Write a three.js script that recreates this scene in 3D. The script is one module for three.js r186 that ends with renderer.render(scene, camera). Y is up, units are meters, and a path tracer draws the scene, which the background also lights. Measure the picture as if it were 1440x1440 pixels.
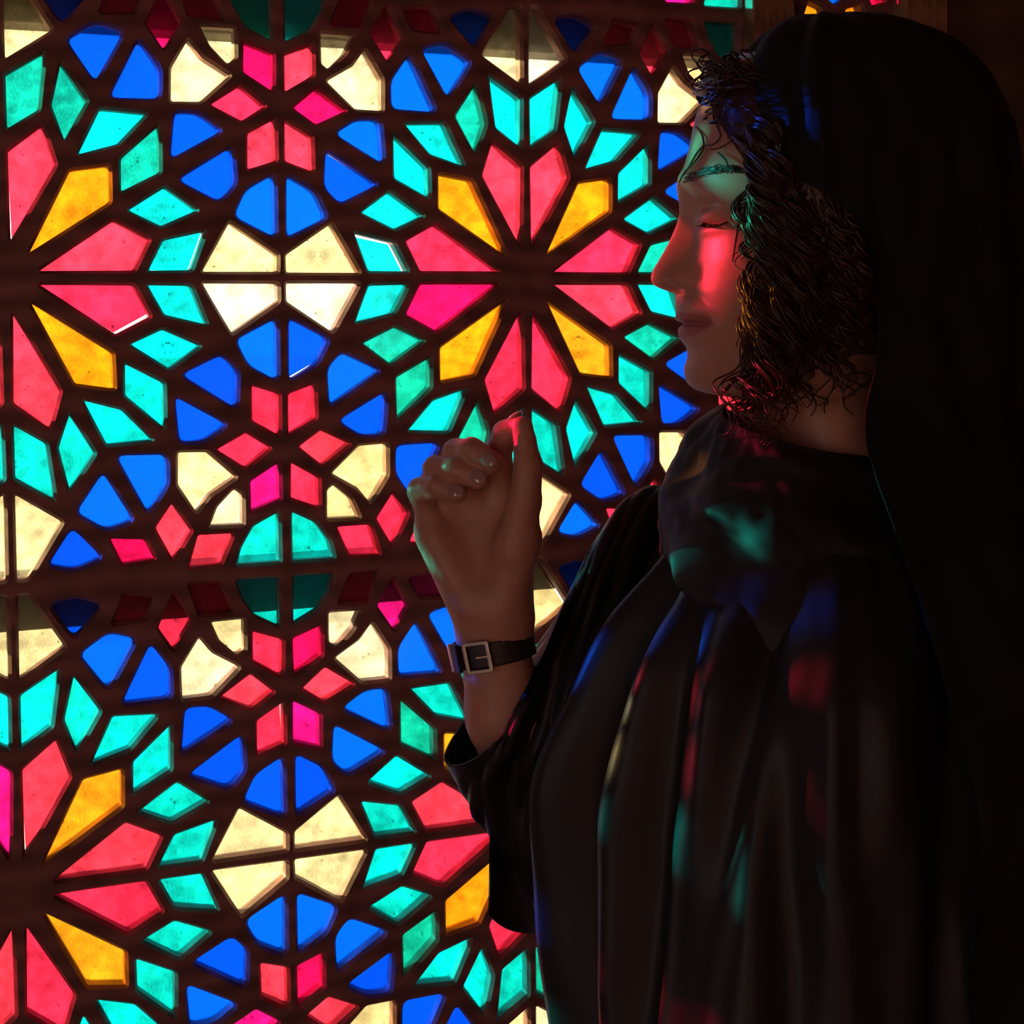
import * as THREE from 'three';
import { mergeGeometries, mergeVertices, toCreasedNormals } from 'three/addons/utils/BufferGeometryUtils.js';
import { MarchingCubes } from 'three/addons/objects/MarchingCubes.js';
import { RoundedBoxGeometry } from 'three/addons/geometries/RoundedBoxGeometry.js';
import { createNoise2D, createNoise3D } from 'simplex-noise';

// ---------------------------------------------------------------- camera, sky, sun, exposure
const scene = new THREE.Scene();
const EYE = 1.5;                                    // height of the rosette line of the middle sash
const FOCAL = 2200, SHIFT = 175;                    // pixels of the 1440 frame
const camera = new THREE.PerspectiveCamera(2 * Math.atan(720 / FOCAL) * 180 / Math.PI, 1, 0.05, 200);
camera.position.set(-0.0919, EYE - 0.0328, 1.35);
camera.rotation.set(-0.0471, -0.3810, -0.0083, 'YXZ');
camera.setViewOffset(1440, 1440, 0, SHIFT, 1440, 1440);
camera.updateMatrixWorld(true);
scene.background = new THREE.Color().setRGB(1.0, 1.0, 1.0);   // hazy bright sky
scene.backgroundIntensity = 2.1;
const sunTravel = new THREE.Vector3(0.985, -0.2, 1.0).normalize();
const sun = new THREE.DirectionalLight(new THREE.Color().setRGB(1, 0.9, 0.74), 18);
sun.position.copy(sunTravel).multiplyScalar(-12).add(new THREE.Vector3(0.4, EYE, 0.4));
sun.target.position.set(0.4, EYE, 0.4);
sun.castShadow = true;
sun.shadow.mapSize.set(4096, 4096);
Object.assign(sun.shadow.camera, { left: -3, right: 3, top: 3, bottom: -3, near: 0.5, far: 30 });
sun.shadow.radius = 2.5;
scene.add(sun, sun.target);
const renderer = new THREE.WebGLRenderer({ antialias: true });
renderer.toneMapping = THREE.LinearToneMapping;
renderer.toneMappingExposure = 1.0;
renderer.shadowMap.enabled = true;

// ---------------------------------------------------------------- helpers
function rng(a) { return () => { a |= 0; a = a + 0x6D2B79F5 | 0; let t = Math.imul(a ^ a >>> 15, 1 | a); t = t + Math.imul(t ^ t >>> 7, 61 | t) ^ t; return ((t ^ t >>> 14) >>> 0) / 4294967296; }; }
const n2 = createNoise2D(rng(11)), n3 = createNoise3D(rng(12));
const lin = (r, g, b) => new THREE.Color().setRGB(r, g, b);
const V = (x, y, z) => new THREE.Vector3(x, y, z);
const clamp = THREE.MathUtils.clamp, lerp = THREE.MathUtils.lerp, smooth = THREE.MathUtils.smoothstep;
function add(name, geo, mat, parent, data) {
  const m = new THREE.Mesh(geo, mat); m.name = name; m.castShadow = m.receiveShadow = true;
  if (data) Object.assign(m.userData, data);
  (parent ?? scene).add(m); return m;
}
function group(name, data, pos) {
  const g = new THREE.Group(); g.name = name; Object.assign(g.userData, data); if (pos) g.position.copy(pos); scene.add(g); return g;
}
function box(x0, x1, y0, y1, z0, z1, r = 0.002) {
  const g = new RoundedBoxGeometry(x1 - x0, y1 - y0, z1 - z0, 2, r); g.translate((x0 + x1) / 2, (y0 + y1) / 2, (z0 + z1) / 2); return g;
}
function noiseTexture(n, fn, srgb) {
  const d = new Uint8Array(n * n * 4);
  for (let y = 0; y < n; y++) for (let x = 0; x < n; x++) {
    const c = fn(x / n, y / n), k = (y * n + x) * 4;
    for (let i = 0; i < 3; i++) d[k + i] = clamp(Math.round(255 * (c.length ? c[i] : c)), 0, 255);
    d[k + 3] = 255;
  }
  const t = new THREE.DataTexture(d, n, n); t.wrapS = t.wrapT = THREE.MirroredRepeatWrapping; t.magFilter = THREE.LinearFilter; t.minFilter = THREE.LinearMipmapLinearFilter; t.generateMipmaps = true;
  if (srgb) t.colorSpace = THREE.SRGBColorSpace; t.needsUpdate = true; return t;
}
// noise for textures that repeat mirrored
const tile = (u, v, f, s = 0) => n2(u * f + 13.7 * s, v * f - 9.1 * s);

// ---------------------------------------------------------------- materials
const grain = noiseTexture(256, (u, v) => { const g = 0.5 + 0.5 * Math.sin(2 * Math.PI * (v * 14 + 0.5 * tile(u, v, 0.8))) ; const c = 0.72 + 0.2 * g + 0.1 * tile(u, v, 9, 1); return [c, c * 0.97, c * 0.94]; }, true);
grain.repeat.set(3, 3);
const wood = new THREE.MeshStandardMaterial({ color: lin(0.34, 0.14, 0.14), map: grain, roughness: 0.55, bumpMap: grain, bumpScale: 0.0004 });
const darkPaint = new THREE.MeshStandardMaterial({ color: lin(0.05, 0.025, 0.022), map: grain, roughness: 0.6 });
const woodPale = new THREE.MeshStandardMaterial({ color: lin(0.4, 0.22, 0.13), map: grain, roughness: 0.6 });
const plaster = new THREE.MeshStandardMaterial({ color: lin(0.5, 0.27, 0.21), roughness: 0.95 });
const floorMat = new THREE.MeshStandardMaterial({ color: lin(0.36, 0.06, 0.05), roughness: 0.95 });   // red carpet
const panelling = new THREE.MeshStandardMaterial({ color: lin(0.13, 0.075, 0.05), map: grain, roughness: 0.6 });
const stone = new THREE.MeshStandardMaterial({ color: lin(0.62, 0.56, 0.46), roughness: 0.95 });

// glass: tint per pass through one face (a pane has two), with bubbles, streaks and specks of dirt
const glassTex = [0, 1, 2].map((s) => {
  const rd = rng(50 + s), specks = Array.from({ length: 90 }, () => [rd(), rd(), 0.002 + 0.006 * rd(), 0.25 + 0.5 * rd()]);
  const t = noiseTexture(384, (u, v) => {
    let c = 0.92 + 0.06 * tile(u, v, 3.5, s + 1) + 0.045 * tile(u, v, 11, s + 4) + 0.03 * tile(u * 2.2, v, 34, s + 8) - 0.12 * Math.max(0, tile(u, v, 7, s + 15) - 0.45);
    for (const [a, b, r, k] of specks) { const dx = Math.min(Math.abs(u - a), 1 - Math.abs(u - a)), dy = Math.min(Math.abs(v - b), 1 - Math.abs(v - b)), d = dx * dx + dy * dy * (0.4 + k); if (d < r * r) c *= 1 - 0.45 * k * (1 - d / r / r); }
    return Math.min(1, c);
  }, true);
  t.repeat.set(5.2, 5.2); t.offset.set(0.31 * s, 0.17 * s); return t;
});
const glassBump = noiseTexture(256, (u, v) => 0.5 + 0.3 * tile(u, v, 3, 21) + 0.2 * tile(u, v, 8, 22)); glassBump.repeat.set(6, 6);
function glass(r, g, b, s, plain) {
  return new THREE.MeshPhysicalMaterial({ color: lin(Math.sqrt(r), Math.sqrt(g), Math.sqrt(b)), map: plain ? null : glassTex[s % 3], roughness: 0.26, transmission: 1, thickness: 0, ior: 1.5, bumpMap: glassBump, bumpScale: 0.0006, side: THREE.DoubleSide });
}
const GLASS = {
  teal: [glass(0.002, 0.72, 0.66, 0), glass(0.001, 0.86, 0.84, 1), glass(0.004, 0.52, 0.36, 2)],
  blue: [glass(0.0004, 0.065, 0.85, 0, true), glass(0.0006, 0.1, 0.95, 1, true), glass(0.0004, 0.055, 0.75, 2, true)],
  red: [glass(0.95, 0.03, 0.095, 0), glass(0.98, 0.05, 0.1, 1), glass(0.95, 0.006, 0.12, 2)],
  magenta: [glass(0.95, 0.008, 0.27, 0)],
  amber: [glass(1, 0.36, 0.006, 0), glass(1, 0.4, 0.012, 1), glass(1, 0.33, 0.006, 2)],
  pale: [glass(0.93, 0.82, 0.42, 0), glass(0.98, 0.9, 0.58, 1), glass(0.9, 0.76, 0.34, 2)],
};

// ---------------------------------------------------------------- stained glass sashes
const W2 = 0.23005, H2 = 0.25471;                    // half a repeat of the pattern, across and down
// one quarter of the repeat in millimetres from the rosette's centre (x across, y down); mirrored into the rest
const QUARTER = [
  ['red', [28, 6], [103, 6], [116.5, 32.5], [88, 47.5]], ['amber', [20.5, 21], [84.5, 63], [85, 93], [54, 88]], ['red', [6, 30], [42, 93], [32.5, 124], [5, 102]],
  ['teal', [115.5, 6], [151, 6.5], [164, 39.5], [129, 31.5]], ['teal', [100.5, 56], [127, 43.5], [157.5, 57.5], [131.5, 76.5]], ['teal', [95, 72], [126.5, 89], [126.5, 127], [95, 98.5]],
  ['teal', [61, 102], [92, 111], [116, 137], [79, 139]], ['teal', [49.5, 113.5], [68, 146], [48, 176], [40, 140.5]], ['teal', [5, 121], [29, 137], [35, 183.5], [5, 164.5]],
  ['pale', [4.5, 178], [41, 202.3], [12.5, 248], [4.5, 248]], ['pale', [161, 5], [226, 5], [226, 20], [185.5, 47.5]],
  ['blue', [224.5, 35], [224.5, 89], [200, 75], [189, 53]], ['blue', [142, 82.5], [177, 65.5], [190.5, 80], [188.5, 112]], ['blue', [136.5, 101], [180.5, 126], [160, 139.3], [140, 140]],
  ['blue', [87, 149.5], [127.5, 150.5], [128, 175], [111.5, 199]], ['blue', [75.5, 162.5], [99.5, 204.5], [77, 210.5], [53, 195]], ['blue', [49.5, 208.5], [73, 234.5], [51, 243], [29.5, 238]],
  ['pale', [137.5, 148.5], [162, 149], [187, 172], [164, 186], [152.5, 200.5], [137.5, 176]], ['pale', [185.5, 182.5], [192, 187], [192, 213], [163.5, 212.5], [171, 196.5]],
  ['red', [202, 93], [225.5, 101], [225.5, 136.4], [202.4, 123]], ['red', [171, 147], [197, 134.3], [217, 147.5], [196.5, 164.4]], ['red', [199.8, 176], [224.5, 161], [225, 192.5], [199.8, 202]],
  ['red', [131.5, 192], [147, 215.5], [132, 240], [118, 211.8]], ['red', [80.3, 218.7], [108, 221.4], [116, 238], [90, 241.5]], ['red', [154, 220.5], [183, 220.5], [172, 246], [145, 247]],
  ['teal', [224, 204.5], [224, 247.5], [187, 247.5], [191, 233], [202, 216]],
];
const rw = rng(7);
function rounded(pts, r, seg = 3) {                  // corners cut by short arcs
  const out = [], n = pts.length;
  for (let i = 0; i < n; i++) {
    const p = pts[i], a = pts[(i + n - 1) % n], b = pts[(i + 1) % n];
    const da = Math.hypot(a[0] - p[0], a[1] - p[1]), db = Math.hypot(b[0] - p[0], b[1] - p[1]), k = Math.min(r, da * 0.4, db * 0.4);
    const A = [p[0] + (a[0] - p[0]) / da * k, p[1] + (a[1] - p[1]) / da * k], B = [p[0] + (b[0] - p[0]) / db * k, p[1] + (b[1] - p[1]) / db * k];
    for (let j = 0; j <= seg; j++) { const t = j / seg, u = 1 - t; out.push([u * u * A[0] + 2 * u * t * p[0] + t * t * B[0], u * u * A[1] + 2 * u * t * p[1] + t * t * B[1]]); }
  }
  return out;
}
const area = (p) => p.reduce((s, a, i) => { const b = p[(i + 1) % p.length]; return s + a[0] * b[1] - b[0] * a[1]; }, 0) / 2;
function grown(pts, d) {                             // moved away from the centroid by about d
  const c = pts.reduce((s, p) => [s[0] + p[0] / pts.length, s[1] + p[1] / pts.length], [0, 0]);
  return pts.map((p) => { const l = Math.hypot(p[0] - c[0], p[1] - c[1]); return [c[0] + (p[0] - c[0]) * (1 + d / l), c[1] + (p[1] - c[1]) * (1 + d / l)]; });
}
const path = (P, pts) => { pts.forEach(([x, y], i) => i ? P.lineTo(x, y) : P.moveTo(x, y)); P.closePath(); return P; };
const LATTICE_BACK = -0.006, LATTICE_FRONT = 0.013, PANE_Z = -0.003, PANE_T = 0.003, BEV = 0.0026;
function latticeGeometry(x0, x1, y0, y1, holes) {
  const outline = [[x0, y0], [x1, y0], [x1, y1], [x0, y1]];
  const v2 = (l) => l.map(([x, y]) => new THREE.Vector2(x, y)), want = Math.abs(area(outline)) - holes.reduce((a, h) => a + Math.abs(area(offset(area(h) > 0 ? h.slice().reverse() : h, BEV))), 0);
  let list = holes.map((h) => area(h) > 0 ? h.slice().reverse() : h);
  for (let go = 0; go < 90; go++) {                  // start the holes at another corner until the cap is cut without a fault
    const all = [...outline, ...list.map((h) => offset(h, BEV)).flat()];
    const got = THREE.ShapeUtils.triangulateShape(v2(outline), list.map((h) => v2(offset(h, BEV)))).reduce((a, [i, j, k]) => a + Math.abs(area([all[i], all[j], all[k]])), 0);
    if (Math.abs(got - want) < 2e-6) break;
    list = list.map((h) => { const n = 1 + Math.floor(rw() * (h.length - 1)); return [...h.slice(n), ...h.slice(0, n)]; }).sort(() => rw() - 0.5);
    if (go === 89) console.log('lattice cap not clean', got, want);
  }
  // faces between the outlines: front and back caps with the openings a little wider, chamfers, and straight cheeks between them
  const loops = [outline, ...list], wide = [outline, ...list.map((h) => offset(h, BEV))], all = wide.flat(), tri = THREE.ShapeUtils.triangulateShape(v2(wide[0]), wide.slice(1).map(v2)), pos = [];
  const put = (p, z) => pos.push(p[0], p[1], z);
  for (const [a, b, c] of tri) { const up = area([all[a], all[b], all[c]]) > 0; for (const [z, flip] of [[LATTICE_FRONT, !up], [LATTICE_BACK, up]]) { put(all[a], z); put(all[flip ? c : b], z); put(all[flip ? b : c], z); } }
  const levels = [[wide, LATTICE_FRONT], [loops, LATTICE_FRONT - 0.004], [loops, LATTICE_BACK + 0.003], [wide, LATTICE_BACK]];
  for (let l = 0; l < 3; l++) loops.forEach((loop, n) => loop.forEach((_, k) => {
    const m = (k + 1) % loop.length, [A, za] = levels[l], [B, zb] = levels[l + 1];
    put(A[n][k], za); put(B[n][k], zb); put(A[n][m], za); put(A[n][m], za); put(B[n][k], zb); put(B[n][m], zb);
  }));
  const g = new THREE.BufferGeometry(); g.setAttribute('position', new THREE.Float32BufferAttribute(pos, 3));
  const uv = new Float32Array(pos.length / 3 * 2); for (let k = 0; k < uv.length / 2; k++) { uv[2 * k] = pos[3 * k]; uv[2 * k + 1] = pos[3 * k + 1] + pos[3 * k + 2]; }
  g.setAttribute('uv', new THREE.BufferAttribute(uv, 2)); g.computeVertexNormals(); return g;
}
function offset(h, d) {                               // an opening (clockwise) widened by d all round
  return h.map((p, i) => { const a = h[(i + h.length - 1) % h.length], b = h[(i + 1) % h.length], n = (u, v) => { const l = Math.hypot(v[0] - u[0], v[1] - u[1]); return [-(v[1] - u[1]) / l, (v[0] - u[0]) / l]; }, m = n(a, p), w = n(p, b), k = d / Math.max(0.45, 1 + m[0] * w[0] + m[1] * w[1]); return [p[0] + (m[0] + w[0]) * k, p[1] + (m[1] + w[1]) * k]; });
}
function paneGeometry(pts) {
  const s = path(new THREE.Shape(), area(pts) < 0 ? pts.slice().reverse() : pts);
  const g = new THREE.ExtrudeGeometry(s, { depth: PANE_T, bevelEnabled: false, curveSegments: 1 }); g.translate(0, 0, PANE_Z); return g;
}
// a stack of three sashes, three repeats wide (the left one lies outside the picture); row is the pattern row of its rosettes (0 at eye level, counted downwards)
function sash(win, row, merged) {
  const holes = {}, loose = {};
  for (const sc of [0, 2, -2]) for (const sx of [1, -1]) for (const sy of [-1, 1]) for (const [kind, ...poly] of QUARTER) {
    const j = 0.9, pts = poly.map(([x, y]) => [sc * W2 + sx * (Math.min(x, 226) + (rw() - 0.5) * j) / 1000, EYE - row * H2 - sy * (Math.min(y, 248.5) + (rw() - 0.5) * j) / 1000]);
    const r = kind === 'blue' ? 0.0065 : 0.0022;
    (holes[[sc, sy]] ??= []).push(rounded(pts, r));
    let glassPts = grown(pts, 0.0035);
    if (rw() < 0.14) { const dx = (rw() - 0.5) * 0.004, dy = (rw() - 0.5) * 0.004, t = (rw() - 0.5) * 0.06, [mx, my] = pts[0]; glassPts = grown(pts, 0.0012).map(([x, y]) => [x + dx - t * (y - my), y + dy + t * (x - mx)]); }   // a loosely cut piece lets a sliver of daylight past
    let set = GLASS[kind], pick = rw();
    if (kind === 'red' && pick > 0.93) set = GLASS.magenta;
    const mat = set[pick < 0.5 ? 0 : pick < 0.8 ? 1 % set.length : 2 % set.length];
    if (merged || sc < 0) (loose[mat.uuid] ??= [mat, kind, []])[2].push(paneGeometry(glassPts));
    else add(kind + '_glass_pane', paneGeometry(glassPts), mat, win);
  }
  for (const [mat, kind, list] of Object.values(loose)) add(kind + '_glass_panes', mergeGeometries(list), mat, win, { kind: 'stuff' });
  const x0 = -3 * W2, x1 = 3 * W2, ym = EYE - row * H2;
  for (const sc of [-2, 0, 2]) for (const sy of [-1, 1]) add('lattice', latticeGeometry((sc - 1) * W2, (sc + 1) * W2, sy < 0 ? ym : ym - H2, sy < 0 ? ym + H2 : ym, holes[[sc, sy]]), wood, win);
  // the meeting rail of the outer sash, a little way behind the top of this one
  add('outer_rail', box(x0 - 0.01, x1 + 0.01, ym + H2 - 0.042, ym + H2 + 0.004, -0.06, -0.018), darkPaint, win);
}
const winUpper = group('window_1', { kind: 'structure', label: 'stained glass sash at eye level with flower rosettes', category: 'window' });
sash(winUpper, 0);
const winLower = group('window_2', { kind: 'structure', label: 'stained glass sash below the dark meeting rail', category: 'window' });
sash(winLower, 2);
const winTop = group('window_3', { kind: 'structure', label: 'stained glass sash above the upper meeting rail', category: 'window' });
sash(winTop, -2, true);
// a narrow light beyond the post, with a tighter fan pattern; only its head shows above the hood
const MOTIF = [['teal', [-61, -17], [-56.5, -9.5], [-45.5, -11.5], [-46, -23.5], [-53, -28.5], [-61, -24]], ['amber', [-36.4, -21], [-30, -2.5], [-13.5, -7.9], [-11.6, -15.5], [-21.6, -29], [-35, -34]], ['red', [-58, 2], [-44, -2], [-40, 7], [-50, 16]], ['red', [-58, -36], [-44, -36], [-40, -45], [-56, -45]], ['blue', [-6, -28], [-6, -45], [-16, -45], [-13, -37]], ['teal', [-34, 7], [-21, 5], [-19, 16], [-34, 16]]];
const winNarrow = group('window_4', { kind: 'structure', label: 'narrow stained glass light with amber and blue fan beyond the post', category: 'window' });
{
  const cx = 0.7944, P = 0.072, x0 = 0.729, x1 = 0.8605;
  for (let k = -8; k < 15; k++) {
    const cy = EYE + 0.2763 - k * P, holes = [];
    if (cy - 0.05 < EYE - 3 * H2 || cy + 0.022 > EYE + 3 * H2) continue;
    const list = [['blue', [-13, 11], [13, 11], [13, 4], [0, -4], [-13, 4]]];
    for (const [kind, ...p] of MOTIF) list.push([kind, ...p], [kind, ...p.map(([x, y]) => [-x, y])]);
    for (const [kind, ...p] of list) {
      const pts = p.map(([x, y]) => [cx + x / 1000, cy + y / 1000]);
      holes.push(rounded(pts, 0.002));
      add(kind + '_glass_pane', paneGeometry(grown(pts, 0.002)), GLASS[kind][Math.floor(rw() * 3)], winNarrow);
    }
    add('lattice', latticeGeometry(x0, x1, cy - 0.0505, cy + 0.0215, holes), wood, winNarrow);
  }
}
// ---------------------------------------------------------------- room shell and outside
const X0 = -3 * W2, X1 = 3 * W2, YB = EYE - 3 * H2, YT = EYE + 3 * H2, RX0 = -2.4, RX1 = 2.3, RZ = 3.6, RH = 3.0;
const S = { kind: 'structure' };
const NX0 = 0.735, NX1 = 0.862;                       // the narrow window beyond the post
add('wall_back', mergeGeometries([
  box(RX0, X0 - 0.045, 0, RH, -0.12, 0), box(X0 - 0.045, NX1 + 0.05, 0, YB - 0.03, -0.12, 0), box(X0 - 0.045, NX1 + 0.05, YT + 0.03, RH, -0.12, 0), box(NX1 + 0.05, RX1, 0, RH, -0.12, 0),
]), panelling, null, S);
add('wall_left', mergeGeometries([box(RX0 - 0.12, RX0, 0, RH, -0.12, 1.9), box(RX0 - 0.12, RX0, 0, RH, 2.5, RZ + 0.12), box(RX0 - 0.12, RX0, 2.2, RH, 1.9, 2.5)]), plaster, null, S);   // with the doorway to the yard
add('wall_right', box(RX1, RX1 + 0.12, 0, RH, -0.12, RZ + 0.12), plaster, null, S);
add('wall_front', box(RX0, RX1, 0, RH, RZ, RZ + 0.12), plaster, null, S);
add('floor', box(RX0 - 0.12, RX1 + 0.12, -0.1, 0, -0.12, RZ + 0.12), floorMat, null, S);
add('ceiling', box(RX0 - 0.12, RX1 + 0.12, RH, RH + 0.12, -0.12, RZ + 0.12), plaster, null, S);
add('trim_1', box(X0 - 0.046, X0 + 0.001, YB - 0.03, YT + 0.03, -0.1, 0.03), wood, null, S);
add('trim_2', box(X1 - 0.001, NX0 + 0.001, YB - 0.03, YT + 0.03, -0.1, 0.03), woodPale, null, S);
add('trim_3', box(X0 - 0.046, NX1 + 0.05, YT, YT + 0.031, -0.1, 0.028), wood, null, S);
add('trim_4', box(X0 - 0.046, NX1 + 0.05, YB - 0.031, YB, -0.1, 0.05), wood, null, S);
add('trim_5', box(NX1 - 0.001, NX1 + 0.05, YB - 0.03, YT + 0.03, -0.1, 0.035), woodPale, null, S);
add('path', box(-12, RX0 - 0.1, -0.3, -0.101, -0.1, 12), stone, null, S);
const yard = add('ground', box(-40, 40, -0.4, -0.12, -60, 0), stone, null, S);
// ---------------------------------------------------------------- the woman
const person = group('person', { label: 'person in a black hooded robe and scarf facing the stained glass with one hand raised', category: 'person' }, V(0.4809, 0, 0.4474));
person.rotation.y = -0.5654; person.updateMatrixWorld(true);
// her axes: x towards her back, y up, z towards her left side; q() turns outlines measured on the photograph into points of her own upright planes z = const
const eyeLocal = person.worldToLocal(V(-0.0919, EYE - 0.0328, 1.35)), turnLocal = person.quaternion.clone().invert().multiply(new THREE.Quaternion().setFromEuler(new THREE.Euler(-0.0471, -0.3810, -0.0083, 'YXZ')));
const q = (px, py, z = 0) => { const d = V((px - 720) / FOCAL, -(py - 720 + SHIFT) / FOCAL, -1).applyQuaternion(turnLocal); return d.multiplyScalar((z - eyeLocal.z) / d.z).add(eyeLocal); };
const curve = (rows, k) => { const xs = rows.map((r) => r[0]); return (x) => {             // smooth table look-up (monotone cubic)
  if (x <= xs[0]) return rows[0][k]; const n = rows.length; if (x >= xs[n - 1]) return rows[n - 1][k];
  let i = 0; while (x > xs[i + 1]) i++;
  const h = xs[i + 1] - xs[i], d = (rows[i + 1][k] - rows[i][k]) / h;
  const slope = (j) => { if (j <= 0 || j >= n - 1) return (rows[Math.min(n - 1, j + 1)][k] - rows[Math.max(0, j - 1)][k]) / (xs[Math.min(n - 1, j + 1)] - xs[Math.max(0, j - 1)]); const a = (rows[j][k] - rows[j - 1][k]) / (xs[j] - xs[j - 1]), b = (rows[j + 1][k] - rows[j][k]) / (xs[j + 1] - xs[j]); return a * b <= 0 ? 0 : 2 * a * b / (a + b); };
  const m0 = slope(i), m1 = slope(i + 1), t = (x - xs[i]) / h, t2 = t * t, t3 = t2 * t;
  return (2 * t3 - 3 * t2 + 1) * rows[i][k] + (t3 - 2 * t2 + t) * h * m0 + (-2 * t3 + 3 * t2) * rows[i + 1][k] + (t3 - t2) * h * m1 + 0 * d; }; };
function gridGeometry(nu, nv, fn, closed, color) {
  const pos = [], uv = [], idx = [], col = [];
  for (let j = 0; j <= nv; j++) for (let i = 0; i <= nu; i++) {
    const p = fn(i / nu, j / nv); pos.push(p.x, p.y, p.z); uv.push(i / nu, j / nv); if (color) col.push(...color(i / nu, j / nv, p));
  }
  for (let j = 0; j < nv; j++) for (let i = 0; i < nu; i++) { const a = j * (nu + 1) + i, b = a + 1, c = a + nu + 1, d = c + 1; idx.push(a, c, b, b, c, d); }
  const g = new THREE.BufferGeometry();
  g.setAttribute('position', new THREE.Float32BufferAttribute(pos, 3)); g.setAttribute('uv', new THREE.Float32BufferAttribute(uv, 2));
  if (color) g.setAttribute('color', new THREE.Float32BufferAttribute(col, 3));
  g.setIndex(idx); g.computeVertexNormals();
  if (closed) { const n = g.attributes.normal; for (let j = 0; j <= nv; j++) { const a = j * (nu + 1), b = a + nu, v = V(n.getX(a) + n.getX(b), n.getY(a) + n.getY(b), n.getZ(a) + n.getZ(b)).normalize(); n.setXYZ(a, v.x, v.y, v.z); n.setXYZ(b, v.x, v.y, v.z); } }
  return g;
}
// a sheet of cloth with thickness: outer face, inner face, and the turned edges
function cloth(nu, nv, fn, thick = 0.0025) {
  const g = gridGeometry(nu, nv, fn), p = g.attributes.position, n = g.attributes.normal, inner = g.clone(), ip = inner.attributes.position;
  for (let i = 0; i < p.count; i++) ip.setXYZ(i, p.getX(i) - n.getX(i) * thick, p.getY(i) - n.getY(i) * thick, p.getZ(i) - n.getZ(i) * thick);
  const idx = inner.index.array.slice(); for (let i = 0; i < idx.length; i += 3) [idx[i], idx[i + 1]] = [idx[i + 1], idx[i]];
  inner.setIndex(Array.from(idx));
  for (let i = 0; i < n.count; i++) inner.attributes.normal.setXYZ(i, -n.getX(i), -n.getY(i), -n.getZ(i));
  const w = nu + 1, N = p.count, rim = []; const loop = [];
  for (let i = 0; i < nu; i++) loop.push(i); for (let j = 0; j < nv; j++) loop.push(j * w + nu); for (let i = nu; i > 0; i--) loop.push(nv * w + i); for (let j = nv; j > 0; j--) loop.push(j * w);
  const m = mergeGeometries([g, inner]);
  const all = Array.from(m.index.array);
  loop.forEach((a, i) => { const b = loop[(i + 1) % loop.length]; all.push(a, b, a + N, b, b + N, a + N); });
  m.setIndex(all); return m;
}
const skin = new THREE.MeshPhysicalMaterial({ color: lin(1, 1, 1), vertexColors: true, roughness: 0.45, sheen: 0.2, sheenRoughness: 0.5, sheenColor: lin(0.9, 0.6, 0.5) });
const SKIN = [0.5, 0.24, 0.17];
const blackCloth = (c, r) => new THREE.MeshPhysicalMaterial({ color: lin(...c), roughness: r, side: THREE.DoubleSide, specularIntensity: 0.5 });
const robeMat = blackCloth([0.022, 0.0205, 0.024], 0.45), hoodMat = blackCloth([0.009, 0.009, 0.012], 0.8), scarfMat = blackCloth([0.026, 0.022, 0.025], 0.6);
const hairMat = new THREE.MeshPhysicalMaterial({ color: lin(0.05, 0.02, 0.012), roughness: 0.34, specularIntensity: 1 });

// --- head and neck: rings by pixel row [row, base of the face in front, back, half width mm, ring centre, outline of the face]
const HEAD = [
  [66, 1120, 1150, 6, 1140], [72, 1080, 1190, 24, 1136], [85, 1040, 1240, 40, 1134], [105, 1012, 1275, 54, 1132], [130, 994, 1303, 63, 1130], [150, 984, 1316, 68, 1130], [172, 977, 1326, 71, 1130], [197, 972, 1334, 73, 1130], [225, 965, 1339, 74, 1130],
  [250, 957, 1341, 74, 1130], [270, 957, 1340, 73, 1130], [300, 966, 1338, 71, 1130], [325, 972, 1333, 69, 1130], [345, 972, 1329, 68, 1130], [365, 971, 1322, 67, 1130], [385, 969, 1313, 65, 1130], [400, 966, 1305, 64, 1130],
  [412, 962, 1299, 62, 1130], [427, 961, 1291, 60, 1130], [445, 963, 1281, 58, 1130], [455, 964, 1276, 57, 1130], [472, 964, 1266, 55, 1130], [481, 965, 1261, 53, 1130], [490, 967, 1257, 52, 1130], [502, 967, 1252, 50, 1131],
  [515, 965, 1248, 48, 1132], [525, 965, 1246, 46, 1134], [537, 968, 1243, 44, 1138], [547, 978, 1241, 42, 1144], [552, 993, 1240, 41, 1150], [558, 1024, 1240, 42, 1156], [566, 1060, 1240, 44, 1160], [580, 1084, 1241, 46, 1163], [610, 1094, 1245, 48, 1168],
  [650, 1092, 1262, 52, 1175], [690, 1075, 1290, 64, 1180], [720, 1065, 1310, 74, 1185], [760, 1040, 1340, 95, 1190], [900, 1000, 1360, 125, 1180], [1100, 1000, 1350, 120, 1170], [1300, 1000, 1350, 120, 1170], [1600, 995, 1360, 130, 1170], [2300, 1000, 1380, 120, 1180], [4400, 1040, 1340, 70, 1190],
];
const PROFILE = [[66, 1120], [150, 984], [172, 977], [197, 972], [225, 965], [242, 957.5], [250, 955], [262, 953], [272, 953.5], [283, 955], [293, 955.5], [304, 954], [325, 947], [345, 937], [365, 925.5], [380, 917], [388, 915], [395, 916.5], [402, 925], [407, 938], [412, 950], [420, 950.5], [427, 950], [438, 950.5], [445, 949.5], [450, 950.5], [454.5, 956], [459, 954.5], [466, 953.5], [473, 955.5], [481, 960.5], [490, 966], [502, 966.5], [510, 964], [518, 962], [526, 962], [537, 966], [547, 977], [552, 992], [558, 1024], [566, 1060], [4400, 1040]];
const hF = curve(HEAD, 1), hB = curve(HEAD, 2), hS = curve(HEAD, 3), hC = curve(HEAD, 4), hP = curve(PROFILE, 1);
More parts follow.
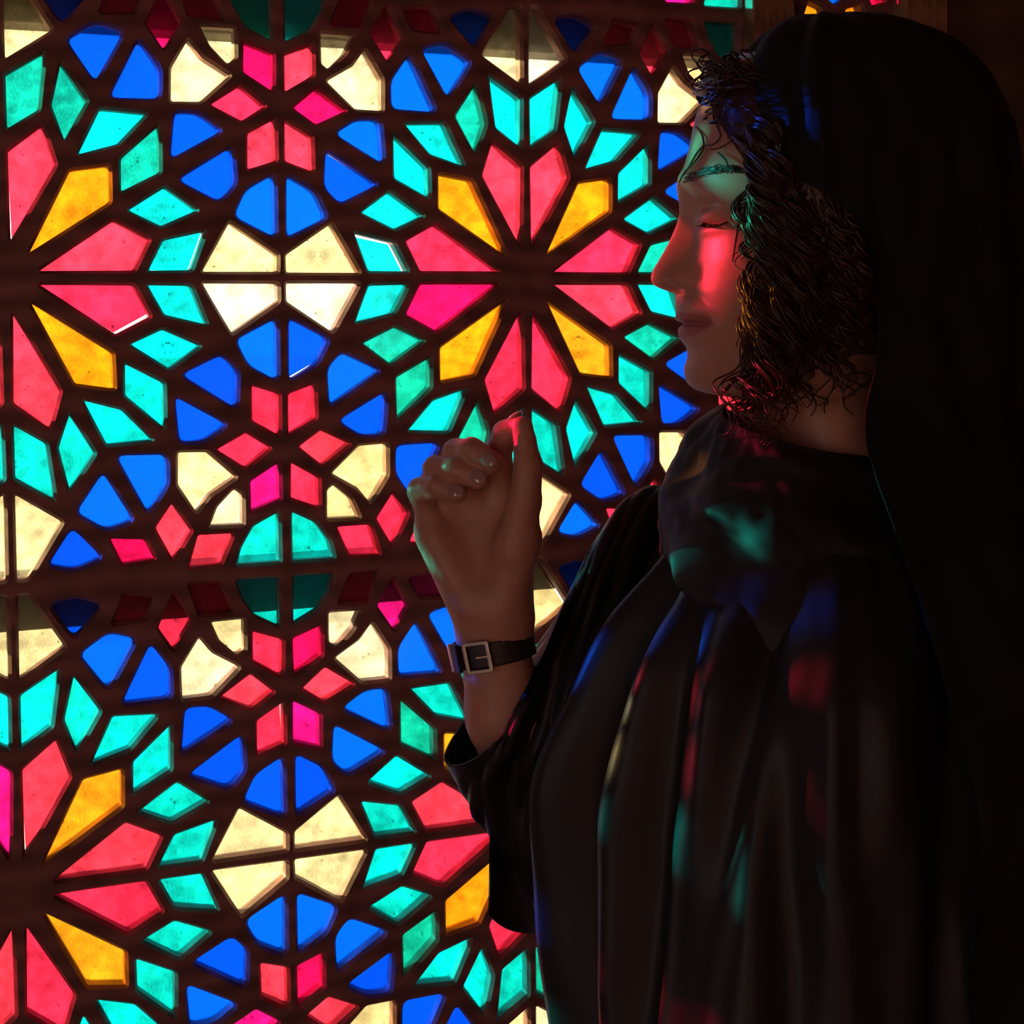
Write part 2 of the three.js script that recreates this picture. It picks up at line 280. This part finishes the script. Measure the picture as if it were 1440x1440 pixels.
const noseW = curve([[262, 7], [300, 6.5], [330, 8], [355, 10], [375, 12.5], [388, 13.5], [400, 13], [412, 10], [420, 16], [440, 22], [470, 20], [485, 17], [520, 20], [560, 30]], 1);
const gs = (x, s) => Math.exp(-(x / s) * (x / s));
function headPoint(py, th, out = 0) {                // th 0 at the face, positive on her left
  const c = Math.cos(th), s = Math.sin(th), n = c > 0 ? 2.0 - 0.5 * smooth(py, 262, 320) + 0.3 * smooth(py, 470, 540) : 2, xc = hC(py), PX = 1 / 2099;
  const f = c > 0 ? -(xc - hF(py)) * PX : (hB(py) - xc) * PX;
  let x = f * Math.abs(c) ** (2 / n), z = Math.sign(s) * hS(py) / 1000 * Math.abs(s) ** (2 / n);
  x -= Math.sign(-f) * 0; x += f > 0 ? out * Math.abs(c) : -out * Math.abs(c); z += out * s;
  const az = Math.abs(z) * 1000;
  if (c > 0 && py < 640 && out === 0) {
    let fw = (hF(py) - hP(py)) * PX * Math.exp(-Math.pow(az / noseW(py), 1.9));
    const sh = az > 60 ? 0 : 1;
    fw += sh * 0.0065 * gs(py - 390, 13) * gs(az - 13, 3.8); fw -= sh * 0.004 * gs(py - 386, 14) * gs(az - 20, 3.2);                                 // wings of the nose
    fw -= sh * 0.006 * gs(py - 404, 4) * gs(az - 8, 4);                                      // nostrils
    fw -= sh * 0.0125 * gs(py - 292, 19) * gs(az - 29, 15); fw += sh * 0.0022 * gs(py - 326, 6) * gs(az - 30, 12); fw -= sh * 0.0016 * gs(py - 317, 3) * gs(az - 32, 12); fw -= sh * 0.004 * gs(py - 275, 11) * gs(az - 15, 6);                                    // eye sockets
    fw += sh * 0.0095 * gs(py - 304, 13) * gs(az - 32, 11.5);                                  // closed lids over the eyes
    fw -= sh * 0.002 * gs(py - 291, 3) * gs(az - 32, 10);                                      // fold of the lid
    fw += sh * 0.003 * gs(py - 252, 12) * gs(az - 26, 20);                                     // brow ridge
    fw += sh * 0.0035 * gs(py - 372, 34) * gs(az - 44, 16);                                    // cheekbone
    fw -= sh * 0.003 * gs(py - 412 - (az - 17) * 1.3, 9) * gs(az - 22, 8);                     // crease from nose to mouth
    fw -= 0.0045 * gs(py - 454, 3.4) * gs(az - 9, 14);                                         // line of the mouth
    fw -= sh * 0.005 * gs(py - 449, 8) * gs(az - 25, 5);                                      // corner of the mouth
    x -= fw;
  }
  const o = q(xc, py, 0);
  return V(o.x + x, o.y, z);
}
const lipMask = (py, az) => az < 25 && py > 436 + 0.012 * az * az && py < 476 - 0.02 * az * az ? 1 : 0;
const headCols = 168, headTh = (u) => { const a = 2 * u - 1; return Math.PI * Math.sign(a) * Math.abs(a) ** 1.4; };
const headRows = []; for (let y = 66; y < 400; y += 2.5) headRows.push(y); for (let y = 400; y < 570; y += 1.6) headRows.push(y); for (let y = 570; y < 800; y += 8) headRows.push(y); for (let y = 800; y <= 4200; y += 100) headRows.push(y);
const headGeo = gridGeometry(headCols, headRows.length - 1, (u, v) => headPoint(headRows[Math.round(v * (headRows.length - 1))], headTh(u)), true, (u, v, p) => {
  const py = headRows[Math.round(v * (headRows.length - 1))], az = Math.abs(p.z) * 1000, front = Math.abs(headTh(u)) < 1.2;
  const k = 1 + 0.05 * n3(p.x * 90, p.y * 90, p.z * 90);
  return front && lipMask(py, az) ? [0.4 * k, 0.12 * k, 0.1 * k] : [SKIN[0] * k, SKIN[1] * k, SKIN[2] * k];
});

// --- right hand: palm to the camera, thumb and forefinger pinched, the rest curled
const ZH = 0.03, hp = (px, py, mm) => q(px, py, ZH + mm / 1000);
const bone = (a, b, ra, rb, flat = 1) => ({ a, b, ra: ra / 1000, rb: rb / 1000, flat });
const dBone = (p, { a, b, ra, rb, flat }) => {
  const abx = b.x - a.x, aby = b.y - a.y, abz = (b.z - a.z) * flat, px = p.x - a.x, py = p.y - a.y, pz = (p.z - a.z) * flat;
  const t = clamp((px * abx + py * aby + pz * abz) / (abx * abx + aby * aby + abz * abz), 0, 1);
  return Math.hypot(px - t * abx, py - t * aby, pz - t * abz) - lerp(ra, rb, t);
};
const smin = (a, b, k) => { const h = Math.max(k - Math.abs(a - b), 0) / k; return Math.min(a, b) - h * h * k / 4; };
const palm = [bone(hp(694, 880, -4), hp(640, 715, -8), 19, 13, 1.15), bone(hp(694, 890, -4), hp(612, 745, -4), 19, 13, 1.15), bone(hp(700, 870, -4), hp(672, 700, -10), 20, 12, 1.15), bone(hp(708, 860, -4), hp(703, 690, -10), 19, 12, 1.1), bone(hp(708, 850, 4), hp(730, 760, 10), 16, 15), bone(hp(664, 850, 3), hp(612, 755, 4), 14, 12),
  bone(hp(693, 900, -4), hp(712, 1010, -4), 24, 26, 1.3), bone(hp(712, 1005, -6), hp(736, 1090, -34), 26, 27, 1.25)];
const fingers = [
  [hp(612, 745, -4), hp(592, 690, 9), hp(616, 684, 21), hp(643, 694, 24), 10, 9, 8, 7],
  [hp(634, 712, -6), hp(614, 660, 8), hp(642, 660, 21), hp(674, 674, 25), 10.5, 9.2, 8.4, 7.4],
  [hp(664, 700, -6), hp(642, 637, 6), hp(664, 634, 19), hp(692, 650, 25), 10.5, 9.4, 8.6, 7.8],
  [hp(706, 692, -8), hp(699, 640, -4), hp(711, 609, 2), hp(729, 597, 9), 10.5, 9.5, 8.4, 6.8],
  [hp(726, 770, 10), hp(738, 704, 16), hp(743, 655, 17), hp(735, 600, 15), 14, 11, 9.4, 7],
].map(([a, b, c, d, r0, r1, r2, r3]) => [bone(a, b, r0, r1), bone(b, c, r1, r2), bone(c, d, r2, r3)]);
function marched(center, half, res, dist) {
  const mc = new MarchingCubes(res, undefined, false, false, 260000), h = res / 2, p = V();
  for (let k = 0; k < res; k++) for (let j = 0; j < res; j++) for (let i = 0; i < res; i++) {
    p.set(center.x + (i - h) / h * half, center.y + (j - h) / h * half, center.z + (k - h) / h * half); mc.field[k * res * res + j * res + i] = -dist(p);
  }
  mc.isolation = 0; mc.update();
  let g = new THREE.BufferGeometry(); const pos = mc.positionArray.slice(0, mc.count * 3);
  for (let i = 0; i < pos.length; i += 3) { pos[i] = center.x + pos[i] * half; pos[i + 1] = center.y + pos[i + 1] * half; pos[i + 2] = center.z + pos[i + 2] * half; }
  g.setAttribute('position', new THREE.BufferAttribute(pos, 3)); g = mergeVertices(g, 1e-5); g.computeVertexNormals();
  const n = g.attributes.position.count; g.setAttribute('uv', new THREE.Float32BufferAttribute(new Float32Array(n * 2), 2));
  return g;
}
const handGeo = marched(hp(680, 815, 5), 0.145, 116, (p) => {
  let d = 1; for (const b of palm) d = smin(d, dBone(p, b), 0.012);
  let f = 1; for (const list of fingers) { let e = 1; for (const b of list) e = smin(e, dBone(p, b), 0.003); f = smin(f, e, 0.0016); }
  return smin(d, f, 0.007) + 0.00035 * n3(p.x * 160, p.y * 160, p.z * 160);
});
{ const c = [], P = handGeo.attributes.position; for (let i = 0; i < P.count; i++) { const k = 1 + 0.06 * n3(P.getX(i) * 70, P.getY(i) * 70, P.getZ(i) * 70); c.push(SKIN[0] * k, SKIN[1] * k, SKIN[2] * k); } handGeo.setAttribute('color', new THREE.Float32BufferAttribute(c, 3)); }
// arm inside the sleeve
const armPts = [hp(719, 1030, -16), q(746, 1110, -0.015), q(800, 1170, -0.06), q(850, 1090, -0.1), q(920, 960, -0.13), q(1010, 800, -0.15), q(1090, 760, -0.13)], armCurve = new THREE.CatmullRomCurve3(armPts), armR = [0.026, 0.031, 0.036, 0.038, 0.042, 0.05, 0.05];
const armFrames = armCurve.computeFrenetFrames(60);
const armGeo = gridGeometry(20, 60, (u, v) => { const k = Math.round(v * 60), c = armCurve.getPointAt(v), r = armR[Math.min(5, Math.floor(v * 6))] * (1 - (v * 6 % 1)) + armR[Math.min(6, Math.floor(v * 6) + 1)] * (v * 6 % 1), a = u * 2 * Math.PI; return c.addScaledVector(armFrames.normals[k], r * Math.cos(a)).addScaledVector(armFrames.binormals[k], r * Math.sin(a)); }, true, () => SKIN);
for (const g of [headGeo, handGeo, armGeo]) if (!g.index) throw new Error('no index');
add('body', mergeGeometries([headGeo, armGeo, handGeo]), skin, person);
// nails
const nailMat = new THREE.MeshPhysicalMaterial({ color: lin(0.45, 0.25, 0.24), roughness: 0.15, clearcoat: 0.8 });
for (const [a, b, up, r] of [[fingers[2][2].a, fingers[2][2].b, V(-0.1, 0.3, 1), 7.4], [fingers[1][2].a, fingers[1][2].b, V(-0.1, 0.4, 1), 7.2], [fingers[0][2].a, fingers[0][2].b, V(-0.1, 0.5, 1), 6.8], [fingers[3][2].a, fingers[3][2].b, V(-0.6, 0.8, -0.2), 6.6]]) {
  const dir = b.clone().sub(a).normalize(), u = up.clone().addScaledVector(dir, -up.dot(dir)).normalize(), w = dir.clone().cross(u);
  const g = new THREE.SphereGeometry(1, 16, 10); g.scale(0.0062, 0.0018, 0.0048);
  const m = new THREE.Matrix4().makeBasis(dir, u, w).setPosition(b.clone().addScaledVector(dir, 0.001).addScaledVector(u, r / 1000 - 0.0004)); g.applyMatrix4(m);
  add('fingernail', g, nailMat, person);
}

// --- hair
const strands = [], rh = rng(31);
function strand(pts, r0, r1, seg = 26, curl = 0, wave = 0.035, ph = 0, side = 5) {
  const c = new THREE.CatmullRomCurve3(pts), len = c.getLength(), out = [], up = V(0.2, 0.1, 1).normalize();
  for (let i = 0; i <= seg; i++) {
    const t = i / seg, p = c.getPointAt(t), d = c.getTangentAt(t), a = d.clone().cross(up).normalize(), b = a.clone().cross(d), w = ph + 2 * Math.PI * t * len / wave, k = curl * smooth(t, 0, 0.45);
    out.push(p.addScaledVector(a, k * Math.cos(w)).addScaledVector(b, k * Math.sin(w)));
  }
  const cc = new THREE.CatmullRomCurve3(out), g = new THREE.TubeGeometry(cc, seg, 1, side, false), P = g.attributes.position;
  for (let i = 0; i <= seg; i++) { const m = out[i], o = cc.getPointAt(i / seg), r = lerp(r0, r1, (i / seg) ** 1.5); for (let j = 0; j <= side; j++) { const k = i * (side + 1) + j; P.setXYZ(k, o.x + (P.getX(k) - o.x) * r, o.y + (P.getY(k) - o.y) * r, o.z + (P.getZ(k) - o.z) * r); } }
  return g;
}
// surface depth of the head's left side at a pixel
function sideZ(px, py) { const y = Math.min(py, 540), xc = hC(y), f = px < xc ? xc - hF(y) : hB(y) - xc, k = clamp((px - xc) / f, -1, 1); return hS(y) / 1000 * Math.sqrt(Math.max(0.02, 1 - k * k)); }
const hairline = curve([[100, 1004], [150, 1018], [200, 1040], [250, 1066], [300, 1082], [400, 1092], [520, 1100]], 1);
const capEdge = (py) => { const xc = hC(py), c = (xc - hairline(py)) / (xc - hF(py)); return Math.acos(clamp(c, -1, 0.98)); };
const capGeo = gridGeometry(90, 60, (u, v) => { const py = 66 + v * 430, e = py < 118 ? 0.02 : lerp(0.02, capEdge(py), smooth(py, 118, 150)); return headPoint(py, lerp(e, 2 * Math.PI - e, u), 0.008 + 0.003 * Math.abs(n2(u * 40, v * 14))); });
strands.push(capGeo.toNonIndexed());
const hoodFront = curve([[100, 1048], [170, 1068], [220, 1082], [262, 1108], [295, 1155], [340, 1196], [500, 1206]], 1);
// a lock is a handful of hairs that wind together
function lock(pts, n, r0, r1, seg, curl, wave, spread) {
  const ph = rh() * 6.28;
  for (let k = 0; k < n; k++) {
    const dx = (rh() - 0.5) * spread, dy = (rh() - 0.5) * spread, dz = (rh() - 0.5) * spread, cut = 1 - 0.25 * rh();
    const c = new THREE.CatmullRomCurve3(pts), own = []; for (let m = 0; m <= 7; m++) own.push(c.getPoint(m / 7 * cut).add(V(dx, dy, dz).multiplyScalar(0.5 + m / 7)));
    strands.push(strand(own, r0, r1, seg, curl * (0.85 + 0.3 * rh()), wave, ph + (rh() - 0.5) * 0.5).toNonIndexed());
  }
}
for (let i = 0; i < 70; i++) {                        // side locks, curling more towards their ends
  const py0 = lerp(110, 320, rh() ** 0.8), e = hairline(py0), px0 = Math.min(e + 20 + (rh() ** 1.6) * 120, hoodFront(py0) - 6 + 20 * rh());
  const py1 = lerp(Math.max(py0 + 100, 330), 600, rh()), px1 = lerp(1074, 1190, clamp((px0 - 1035) / 170 + (rh() - 0.5) * 0.5, 0, 1)) - (py1 > 540 ? 20 * rh() : 0);
  const off = 0.006 + 0.016 * rh(), bow = (rh() - 0.5) * 26, pts = [];
  for (let k = 0; k <= 5; k++) { const s = k / 5, px = lerp(px0, px1, s) + bow * Math.sin(s * 3.1), py = lerp(py0, py1, s); pts.push(q(px, py, sideZ(px, py) + off * smooth(s, 0, 0.3) + 0.002)); }
  lock(pts, 7, 0.00085, 0.00035, 44, 0.004 + 0.006 * rh(), 0.034 + 0.026 * rh(), 0.0035);
}
for (let i = 0; i < 200; i++) {                       // the mass behind, under the hood's edge
  const py0 = lerp(230, 360, rh()), px0 = lerp(1090, 1215, rh()), py1 = py0 + lerp(120, 250, rh()), px1 = px0 + lerp(-30, 20, rh()), pts = [];
  for (let k = 0; k <= 4; k++) { const s = k / 4, px = Math.min(lerp(px0, px1, s) + 10 * Math.sin(s * 5 + i), 1216), py = lerp(py0, py1, s); pts.push(q(px, py, sideZ(px, py) + 0.004 + 0.006 * smooth(s, 0, 0.3))); }
  strands.push(strand(pts, 0.0011, 0.0005, 30, 0.003 + 0.006 * rh(), 0.024 + 0.02 * rh(), rh() * 6.28).toNonIndexed());
}
for (let i = 0; i < 16; i++) {                        // looser ringlets lying over the cheek's edge
  const px0 = lerp(1052, 1084, rh()), py0 = lerp(190, 400, rh()), len = lerp(90, 190, rh()), pts = [];
  for (let k = 0; k <= 4; k++) { const s = k / 4, px = px0 + 9 * Math.sin(s * 4 + i) + 6 * s, py = py0 + len * s; pts.push(q(px, py, sideZ(px, py) + 0.013)); }
  lock(pts, 4, 0.0007, 0.0003, 44, 0.005 + 0.006 * rh(), 0.026 + 0.016 * rh(), 0.004);
}
for (let i = 0; i < 150; i++) {                       // loose curls over the brow, in front of the hood
  const px0 = lerp(1000, 1070, rh()), py0 = lerp(82, 140, rh()), z0 = lerp(-0.045, 0.06, rh()), px1 = px0 - lerp(-25, 34, rh()), py1 = py0 + lerp(10, 75, rh() ** 1.4), lim = (y) => hP(Math.min(y, 240)) + 4;
  const pts = [q(px0 + 12, py0 + 8, z0), q(Math.max(lerp(px0, px1, 0.4) - 8, 978), lerp(py0, py1, 0.15) - 12, z0), q(Math.max(px1, 974), lerp(py0, py1, 0.6), z0 * 1.1 + 0.005), q(Math.max(px1 + 14 * rh(), lim(py1)), py1, z0 * 1.15 + 0.008)];
  strands.push(strand(pts, 0.0008, 0.0004, 30, 0.003 + 0.007 * rh(), 0.018 + 0.015 * rh(), rh() * 6.28).toNonIndexed());
}
for (let i = 0; i < 17; i++) {                        // ringlets below the jaw
  const px0 = lerp(1024, 1092, rh()), py0 = lerp(505, 560, rh()), z0 = lerp(0.035, 0.075, rh()), pts = [q(px0 + 30, py0 - 60, z0 * 0.8), q(px0, py0, z0), q(px0 - 10 + 20 * rh(), py0 + 35, z0 + 0.008), q(px0 - 25 + 44 * rh(), py0 + lerp(45, 100, rh()), z0 + 0.008)];
  lock(pts, 3, 0.00075, 0.0003, 40, 0.005 + 0.005 * rh(), 0.026 + 0.02 * rh(), 0.006);
}
// depth of the head's left surface at a pixel, read off its rings
const onFace = (px, py) => { let best = 0, last = 1e9; for (let k = 0; k <= 90; k++) { const p = headPoint(py, k / 90 * 1.55), d = p.x - q(px, py, p.z).x; if (last < 0 && d >= 0) best = p.z; last = d; } return best; };
const fz = onFace;
for (const line of [[[1003, 140], [1004, 168], [1013, 192], [1003, 203], [990, 204]], [[978, 178], [988, 192], [989, 208], [978, 226], [962, 242], [955, 256]], [[990, 204], [980, 215], [970, 232], [958, 250]], [[1010, 215], [1020, 225], [1026, 238]], [[1042, 290], [1036, 330], [1030, 368]]])
  strands.push(strand(line.map(([x, y]) => q(x, y, fz(x, y) + 0.004)), 0.0008, 0.0005, 26).toNonIndexed());
add('hair', mergeGeometries(strands.map((g) => { g.deleteAttribute('color'); return g; })), hairMat, person);
const fine = [];
for (let i = 0; i < 80; i++) {                        // eyebrow hairs
  const s = rh(), px = lerp(960, 1036, s), py = lerp(252, 238, Math.sin(s * 2.2)) + (rh() - 0.5) * 14 * (1 - 0.5 * s), z = fz(px, py) + 0.0006;
  fine.push(strand([q(px, py, z), q(px + 7, py - 3, fz(px + 7, py) + 0.0016), q(px + 15, py - 1 + 4 * s, fz(px + 15, py) + 0.0008)], 0.00042, 0.00012, 4, 0, 1, 0, 4));
}
add('eyebrow', mergeGeometries(fine), hairMat, person);
const lash = [];
for (let i = 0; i < 60; i++) { const s = rh(), px = lerp(988, 1024, s), py = 313 + 4 * Math.sin(s * 3.1) - 2 * s, z = fz(px, py) - 0.0006; lash.push(strand([q(px, py, z), q(px - 4, py + 4, z + 0.003), q(px - 10 + 6 * s, py + 4, z + 0.006)], 0.00045, 0.00012, 4, 0, 1, 0, 4)); }
add('eyelashes', mergeGeometries(lash), hairMat, person);

// --- clothing
const HOOD = [ // row, front, back, half width mm, centre, near edge
  [24, 1150, 1180, 6, 1165], [29, 1115, 1235, 30, 1165], [38, 1094, 1275, 48, 1165], [52, 1070, 1312, 62, 1165], [72, 1050, 1345, 73, 1165], [100, 1036, 1372, 82, 1165], [140, 1026, 1398, 89, 1165], [200, 1020, 1418, 94, 1165], [300, 1000, 1430, 97, 1165], [400, 1000, 1432, 98, 1165], [500, 1010, 1436, 102, 1170], [580, 1000, 1448, 116, 1175],
  [660, 990, 1470, 150, 1180], [740, 980, 1500, 185, 1185], [850, 960, 1530, 208, 1190], [1000, 940, 1560, 228, 1195], [1200, 930, 1590, 246, 1200], [1440, 920, 1620, 262, 1200], [2200, 900, 1700, 300, 1200], [3500, 880, 1750, 330, 1200],
];
const kF = curve(HOOD, 1), kB = curve(HOOD, 2), kS = curve(HOOD, 3), kC = curve(HOOD, 4);
const hoodEdge = curve([[24, 1100], [100, 1040], [130, 1054], [170, 1078], [220, 1092], [262, 1118], [295, 1170], [340, 1212], [400, 1226], [500, 1224], [580, 1208], [640, 1222], [740, 1258], [850, 1290], [1000, 1320], [1440, 1350], [3500, 1380]], 1);
const rowToY = (py) => q(1165, py, 0).y;
const fold = (a, y, s) => 0.5 + 0.5 * n2(a * 2.2 + s, y * 1.1) ;
const hoodGeo = cloth(140, 170, (u, v) => {
  const py = v < 0.6 ? lerp(24, 700, (v / 0.6) ** 1.3) : lerp(700, 3240, ((v - 0.6) / 0.4) ** 1.6), xc = kC(py), ex = hoodEdge(py), f0 = ex < xc ? xc - kF(py) : kB(py) - xc, c0 = clamp((xc - ex) / f0, -1, 1), e = py < 76 ? 0.001 : lerp(0.001, Math.acos(c0), smooth(py, 76, 112));
  const th = lerp(e, 2 * Math.PI - e, u), c = Math.cos(th), s = Math.sin(th), f = (c > 0 ? -(xc - kF(py)) : kB(py) - xc) / 2099, y = rowToY(py);
  const amp = 0.003 + 0.02 * smooth(py, 480, 1100), w = amp * (Math.sin(th * 9 + 3 * n2(th, y * 2)) * 0.6 + n2(th * 1.6 + 4, y * 3.2)) + 0.004 * n2(th * 4, y * 14) * smooth(py, 60, 200);
  const o = q(xc, py, 0); return V(o.x + f * Math.abs(c) + (f > 0 ? 1 : -1) * w * Math.abs(c), y, kS(py) / 1000 * s + w * s * 1.3);
});
add('hood', hoodGeo, hoodMat, person);
const ROBE = [[680, 1010, 1330, 50, 1170], [710, 985, 1370, 85, 1170], [750, 955, 1400, 125, 1165], [800, 925, 1425, 155, 1160], [850, 892, 1440, 178, 1155], [900, 868, 1450, 190, 1150], [1000, 838, 1455, 196, 1150], [1100, 818, 1460, 200, 1150], [1200, 818, 1465, 205, 1150], [1300, 814, 1470, 210, 1150], [1440, 810, 1480, 215, 1150], [2200, 770, 1520, 240, 1150], [3500, 750, 1560, 280, 1150]];
const rF = curve(ROBE, 1), rB = curve(ROBE, 2), rS = curve(ROBE, 3), rC = curve(ROBE, 4);
const robeGeo = cloth(200, 130, (u, v) => {
  const py = v < 0.7 ? lerp(680, 1500, v / 0.7) : lerp(1500, 3240, (v - 0.7) / 0.3), xc = rC(py), th = u * 2 * Math.PI, c = Math.cos(th), s = Math.sin(th), f = (c > 0 ? -(xc - rF(py)) : rB(py) - xc) / 2099, y = rowToY(py);
  const k = smooth(py, 660, 900), thw = th > Math.PI ? th - 2 * Math.PI : th;
  let w = k * (0.014 * Math.sin(thw * 9 + 3.4 * n2(thw * 1.2, y * 1.6)) * smooth(n2(thw * 1.7, y * 1.8 + 9), -0.5, 0.7) + 0.016 * n2(thw * 2.4, y * 2.2 + 3)) + 0.003 * n2(thw * 5, y * 6);
  w += 0.022 * k * gs(thw - 0.32 - 0.12 * (1 - k), 0.09) - 0.02 * k * gs(thw - 0.52, 0.1) + 0.016 * k * gs(thw - 0.78, 0.09);   // hanging front edges of the open robe
  const o = q(xc, py, 0); return V(o.x + f * Math.abs(c) + (f > 0 ? w : -w) * Math.abs(c), y, rS(py) / 1000 * s + w * s);
});
add('robe', robeGeo, robeMat, person);
// wide sleeve of the raised arm: rings from the cuff to the shoulder, each from its upper to its lower outline
const SLEEVE = [[767, 946, 629, 1066, 0.028, 0.034], [796, 866, 652, 1106, 0.012, 0.048], [816, 810, 675, 1146, 0.0, 0.056], [838, 768, 704, 1190, -0.025, 0.064], [860, 730, 745, 1254, -0.035, 0.07], [886, 704, 790, 1305, -0.05, 0.075], [920, 688, 840, 1312, -0.075, 0.08], [960, 690, 900, 1290, -0.1, 0.085], [1010, 720, 980, 1220, -0.12, 0.08]];
const sl = [0, 1, 2, 3, 4, 5].map((k) => curve(SLEEVE.map((r, i) => [i, ...r]), k + 1));
const sleeveGeo = cloth(96, 70, (u, v) => {
  const s = v * (SLEEVE.length - 1), zc = sl[4](s), T = q(sl[0](s), sl[1](s), zc), B = q(sl[2](s), sl[3](s), zc), c = T.clone().add(B).multiplyScalar(0.5), h = B.clone().sub(T).multiplyScalar(0.5), th = u * 2 * Math.PI, d = sl[5](s);
  const ax = V(h.y, -h.x, 0).normalize(), w = 0.007 * smooth(v, 0.02, 0.25) * (Math.sin(th * 7 + v * 9) * 0.6 + n2(Math.cos(th) * 2 + 4, v * 7 + Math.sin(th) * 2)) * 1.2;
  const p = c.clone().addScaledVector(h, -Math.cos(th)); p.z += d * Math.sin(th) * Math.abs(Math.sin(th)) ** 0.2; p.addScaledVector(V(h.x, h.y, 0).normalize(), -Math.cos(th) * w * 0.4); p.z += Math.sin(th) * w;
  const sag = Math.sin(th) * (1 - v) ** 4 * 0.011; p.x += sag * 0.65; p.y -= sag * 0.75; return p;
});
// the turned-back lower corner of the bell cuff, hanging below the elbow
const flap = cloth(14, 20, (u, v) => { const a = [lerp(694, 690, v), lerp(1168, 1288, v)], b = [lerp(700, 766, v), lerp(1172, 1312, v)], k = u; const p = q(lerp(a[0], b[0], k) - 4 * Math.sin(k * 3.1) * v, lerp(a[1], b[1], k) + 10 * v * Math.sin(k * 3.14), 0.02 - 0.03 * Math.sin(k * 1.6) + 0.006 * Math.sin(v * 5)); return p; });
add('sleeve', mergeGeometries([sleeveGeo, flap]), robeMat, person);
const SCARF = [[560, 1030, 1180, 46, 1120], [585, 992, 1200, 60, 1110], [620, 966, 1225, 72, 1105], [655, 948, 1250, 88, 1110], [690, 934, 1275, 105, 1115], [725, 929, 1300, 122, 1120], [760, 936, 1320, 138, 1125], [800, 944, 1335, 152, 1130], [850, 962, 1340, 158, 1135], [905, 1000, 1330, 140, 1140]];
const cF = curve(SCARF, 1), cB = curve(SCARF, 2), cS = curve(SCARF, 3), cC = curve(SCARF, 4);
const scarfGeo = cloth(150, 70, (u, v) => {
  const th = u * 2 * Math.PI, near = 0.5 - 0.5 * Math.cos(th), py = lerp(566 + 70 * Math.pow(near, 0.7), 905 - 40 * near, v), xc = cC(py), c = Math.cos(th), s = Math.sin(th), f = (c > 0 ? -(xc - cF(py)) : cB(py) - xc) / 2099, thw = th > Math.PI ? th - 2 * Math.PI : th;
  const ph = v * 15 - 2.6 * thw + 0.9 * n2(thw * 0.8, v * 1.5), w = smooth(v, 0, 0.12) * (0.011 * Math.pow(0.5 + 0.5 * Math.sin(ph), 2.2) * (0.45 + 0.55 * n2(thw * 0.9 + 5, v * 2)) + 0.006 * n2(thw * 1.2, v * 2.2)) + 0.0012 * n2(thw * 5, v * 8);
  const o = q(xc, py, 0); return V(o.x + f * Math.abs(c) + (f > 0 ? w : -w) * Math.abs(c), o.y, cS(py) / 1000 * s + w * s);
});
add('scarf', scarfGeo, scarfMat, person);

// ---------------------------------------------------------------- wristwatch strap on the raised wrist
const watch = group('wristwatch', { label: 'dark strap with a metal buckle on the raised wrist', category: 'watch' }); watch.position.copy(person.localToWorld(hp(694, 912, -4))); watch.rotation.y = person.rotation.y;
const strapMat = new THREE.MeshStandardMaterial({ color: lin(0.02, 0.013, 0.012), roughness: 0.5 }), steel = new THREE.MeshStandardMaterial({ color: lin(0.55, 0.47, 0.42), roughness: 0.28, metalness: 1 });
{
  const tilt = new THREE.Matrix4().makeRotationZ(0.2), a = 0.0275, b = 0.0215;
  const band = gridGeometry(72, 12, (u, v) => { const th = u * 2 * Math.PI, w = v * 2 * Math.PI, hx = 0.0086 * Math.sign(Math.cos(w)) * Math.abs(Math.cos(w)) ** 0.35, r = 0.0015 * Math.sign(Math.sin(w)) * Math.abs(Math.sin(w)) ** 0.35; return V((a + r) * Math.cos(th), hx, (b + r) * Math.sin(th)); }, true);
  band.applyMatrix4(tilt); add('strap', band, strapMat, watch);
  const at = (deg) => { const t = deg * Math.PI / 180; return new THREE.Matrix4().makeRotationZ(0.2).multiply(new THREE.Matrix4().makeTranslation((a + 0.0028) * Math.cos(t), 0, (b + 0.0028) * Math.sin(t))).multiply(new THREE.Matrix4().makeRotationY(Math.PI / 2 - t)); };
  const ring = (w, h, m, k) => { const s = path(new THREE.Shape(), rounded([[-w, -h], [w, -h], [w, h], [-w, h]], 0.002)); s.holes.push(path(new THREE.Path(), rounded([[-w + k, -h + k], [-w + k, h - k], [w - k, h - k], [w - k, -h + k]], 0.001))); const g = new THREE.ExtrudeGeometry(s, { depth: 0.0014, bevelThickness: 0.0004, bevelSize: 0.0004, bevelSegments: 2 }); g.translate(0, 0, -0.0007); g.applyMatrix4(m); return g; };
  const buckle = add('buckle', ring(0.0095, 0.0104, at(102), 0.0018), steel, watch);
  const pin = box(-0.001, 0.0105, -0.0008, 0.0008, -0.0004, 0.0012, 0.0003); pin.applyMatrix4(at(102)); add('buckle_pin', pin, steel, buckle);
  const keep = (deg) => { const g = box(-0.0025, 0.0025, -0.0098, 0.0098, -0.002, 0.0012, 0.0008); g.applyMatrix4(at(deg)); return g; };
  add('strap_keeper', keep(138), strapMat, watch); add('strap_keeper', keep(158), steel, watch);
  const caseGeo = new THREE.CylinderGeometry(0.013, 0.0135, 0.007, 40); caseGeo.rotateX(Math.PI / 2); caseGeo.applyMatrix4(new THREE.Matrix4().makeTranslation(0, 0, -b - 0.003)); caseGeo.applyMatrix4(tilt); add('watch_case', caseGeo, steel, watch);
}
renderer.render(scene, camera);
